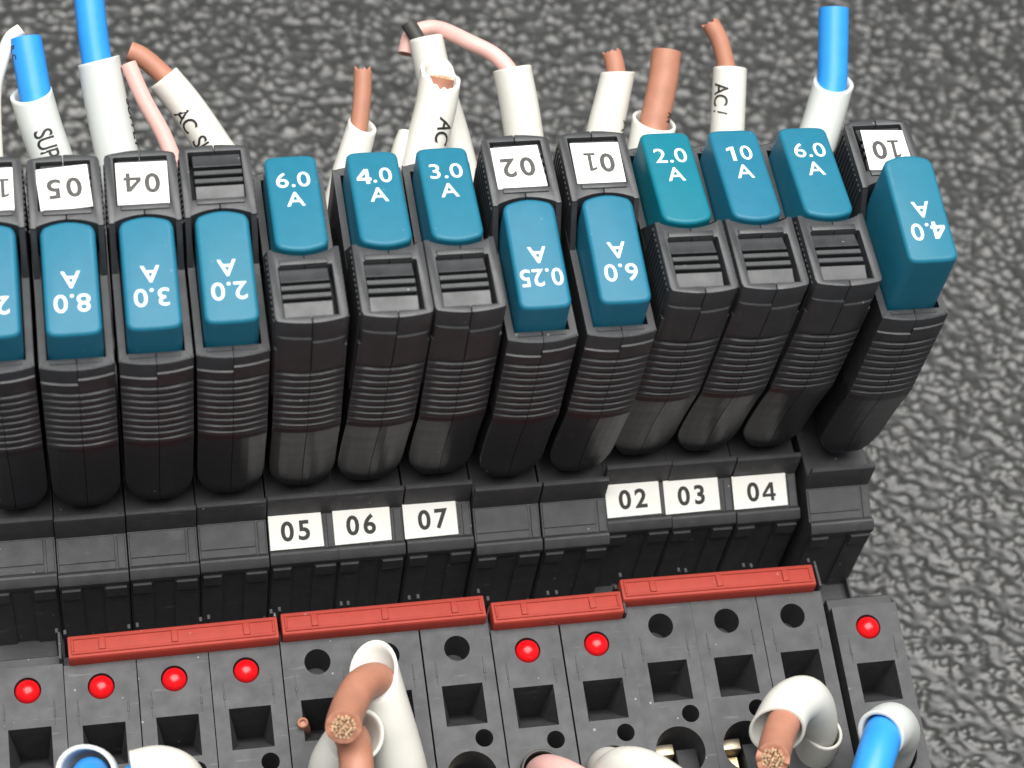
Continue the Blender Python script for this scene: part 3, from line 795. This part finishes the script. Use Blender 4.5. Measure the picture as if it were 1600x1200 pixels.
sleeve([(44.3, -34.2, -5.3), (44.5, -34.2, -8.5), (44.7, -34.0, -15)], 2.4, 'short white sleeve ring standing in the round hole below 04', tilt=(0.3, 0, 0), wall=0.36)
sleeve([(48.3, -38.4, 2.0), (50.2, -37.1, 0.6), (51.9, -36.3, -2.6), (53.2, -35.3, -7.0), (54.2, -35.0, -14)], 2.75, 'white sleeve mouth around a blue wire at bottom right', 'sleeve_cool', tilt=(0.1, 0, 0), squash=0.02, wall=0.5)
wire([(43.0, -48.6, 1.6), (45.0, -44.6, 2.6), (47.0, -41.0, 2.8), (48.9, -38.2, 1.6), (50.4, -37.1, 0.2), (52, -36.3, -3)], 2.2, 'blue_wire', 'blue wire curving out of the bottom right sleeve')

# ------------------------------------------------------------------ ground: a pebbled black mat, real relief
def ground():
    x0, x1, y0, y1, st = -110.0, 215.0, -60.0, 165.0, 0.36
    xs = np.arange(x0, x1 + 1e-6, st); ys = np.arange(y0, y1 + 1e-6, st)
    X, Y = np.meshgrid(xs, ys)
    rng = np.random.default_rng(7)
    def vnoise(X, Y, s, seed):
        r = np.random.default_rng(seed); n = 256
        g = r.random((n, n))
        u, v = X / s + 1000, Y / s + 1000
        i, j = np.floor(u).astype(int), np.floor(v).astype(int)
        fu, fv = u - i, v - j
        fu = fu * fu * (3 - 2 * fu); fv = fv * fv * (3 - 2 * fv)
        a = g[j % n, i % n]; b = g[j % n, (i + 1) % n]; c = g[(j + 1) % n, i % n]; d = g[(j + 1) % n, (i + 1) % n]
        return (a * (1 - fu) + b * fu) * (1 - fv) + (c * (1 - fu) + d * fu) * fv
    ca, sa = math.cos(-0.42), math.sin(-0.42)           # the grain of the mat runs slantwise
    U, V = X * ca + Y * sa, -X * sa + Y * ca
    U, V = U / 1.6, V / 1.0
    wx = U + 0.8 * (vnoise(U, V, 2.4, 1) - .5) + 0.35 * (vnoise(U, V, 0.9, 4) - .5)
    wy = V + 0.8 * (vnoise(U, V, 2.4, 2) - .5) + 0.35 * (vnoise(U, V, 0.9, 5) - .5)
    c = 1.25                                            # pebbles: humps round jittered points
    r = np.random.default_rng(3); n = 256
    jx, jy, hh = r.random((n, n)), r.random((n, n)), np.clip(r.random((n, n)) * 1.25, 0.12, 1.0)
    sz = 5.0 + 9.0 * r.random((n, n))
    u, v = wx / c + 300, wy / c + 300
    i0, j0 = np.floor(u).astype(int), np.floor(v).astype(int)
    H = np.zeros_like(X)
    for a in (-1, 0, 1):
        for b in (-1, 0, 1):
            i, j = i0 + a, j0 + b
            dx = u - (i + jx[j % n, i % n]); dy = v - (j + jy[j % n, i % n])
            d2 = dx * dx + dy * dy
            H = np.maximum(H, hh[j % n, i % n] * np.exp(-d2 * sz[j % n, i % n]))
    crease = np.abs(vnoise(U, V * 1.6, 2.1, 8) - .5) * 2
    glint_paint = np.clip((H - 0.25) / 0.5, 0, 1) * np.clip(vnoise(U, V, 1.4, 12) * 1.6, 0, 1)
    Z = -46 - 0.9 + 0.68 * H - 0.25 * np.clip(1 - crease * 7, 0, 1) * np.clip(vnoise(U, V, 5.0, 21) * 3 - 1.3, 0, 1) + 0.07 * vnoise(U, V, 0.7, 9) + 0.25 * vnoise(X, Y, 9, 10)
    # fade to flat at the rim so that the outer skirt joins
    verts = np.stack([X, Y, Z], -1).reshape(-1, 3) * S
    ny, nx = X.shape
    idx = np.arange(nx * ny).reshape(ny, nx)
    quads = np.stack([idx[:-1, :-1], idx[:-1, 1:], idx[1:, 1:], idx[1:, :-1]], -1).reshape(-1, 4)
    # skirt: one metre of the same mat all round
    big = 1000.0
    ring = np.array([[x0, y0], [x1, y0], [x1, y1], [x0, y1], [-big, -big], [big, -big], [big, big], [-big, big]])
    rz = np.full((8, 1), -46.6)
    b0 = len(verts)
    verts = np.vstack([verts, np.hstack([ring, rz]) * S])
    sk = np.array([[b0 + a, b0 + (a + 1) % 4, b0 + 4 + (a + 1) % 4, b0 + 4 + a] for a in range(4)])
    sk = sk[:, ::-1]
    quads = np.vstack([quads, sk])
    me = bpy.data.meshes.new('ground')
    me.vertices.add(len(verts)); me.vertices.foreach_set('co', verts.astype(np.float32).ravel())
    me.loops.add(quads.size); me.loops.foreach_set('vertex_index', quads.astype(np.int32).ravel())
    me.polygons.add(len(quads)); me.polygons.foreach_set('loop_start', np.arange(0, quads.size, 4, dtype=np.int32))
    me.update(calc_edges=True)
    at = me.attributes.new('glint_paint', 'FLOAT', 'POINT')
    at.data.foreach_set('value', np.concatenate([glint_paint.ravel(), np.full(8, 0.25)]).astype(np.float32))
    me.shade_smooth()
    m = mat('pebbled_black_mat', (0.029, 0.0295, 0.029), 0.36, 0.6, var=0.2, var_scale=0.35, bump=0.3, bump_scale=2.2, rvar=0.08)
    # glints painted into the mat's colour: paler grey on the hump tops
    nt = m.node_tree; pb = nt.nodes['Principled BSDF']
    an = nt.nodes.new('ShaderNodeAttribute'); an.attribute_name = 'glint_paint'
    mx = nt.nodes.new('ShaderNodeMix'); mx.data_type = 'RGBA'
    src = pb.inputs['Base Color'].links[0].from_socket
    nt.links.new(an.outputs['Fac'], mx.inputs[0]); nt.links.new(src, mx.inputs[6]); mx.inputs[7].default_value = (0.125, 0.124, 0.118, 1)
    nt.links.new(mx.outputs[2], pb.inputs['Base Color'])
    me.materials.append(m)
    o = bpy.data.objects.new('ground', me); col.objects.link(o)
    o['kind'] = 'structure'; o['label'] = 'pebbled glossy black mat under the terminal row'
    return o
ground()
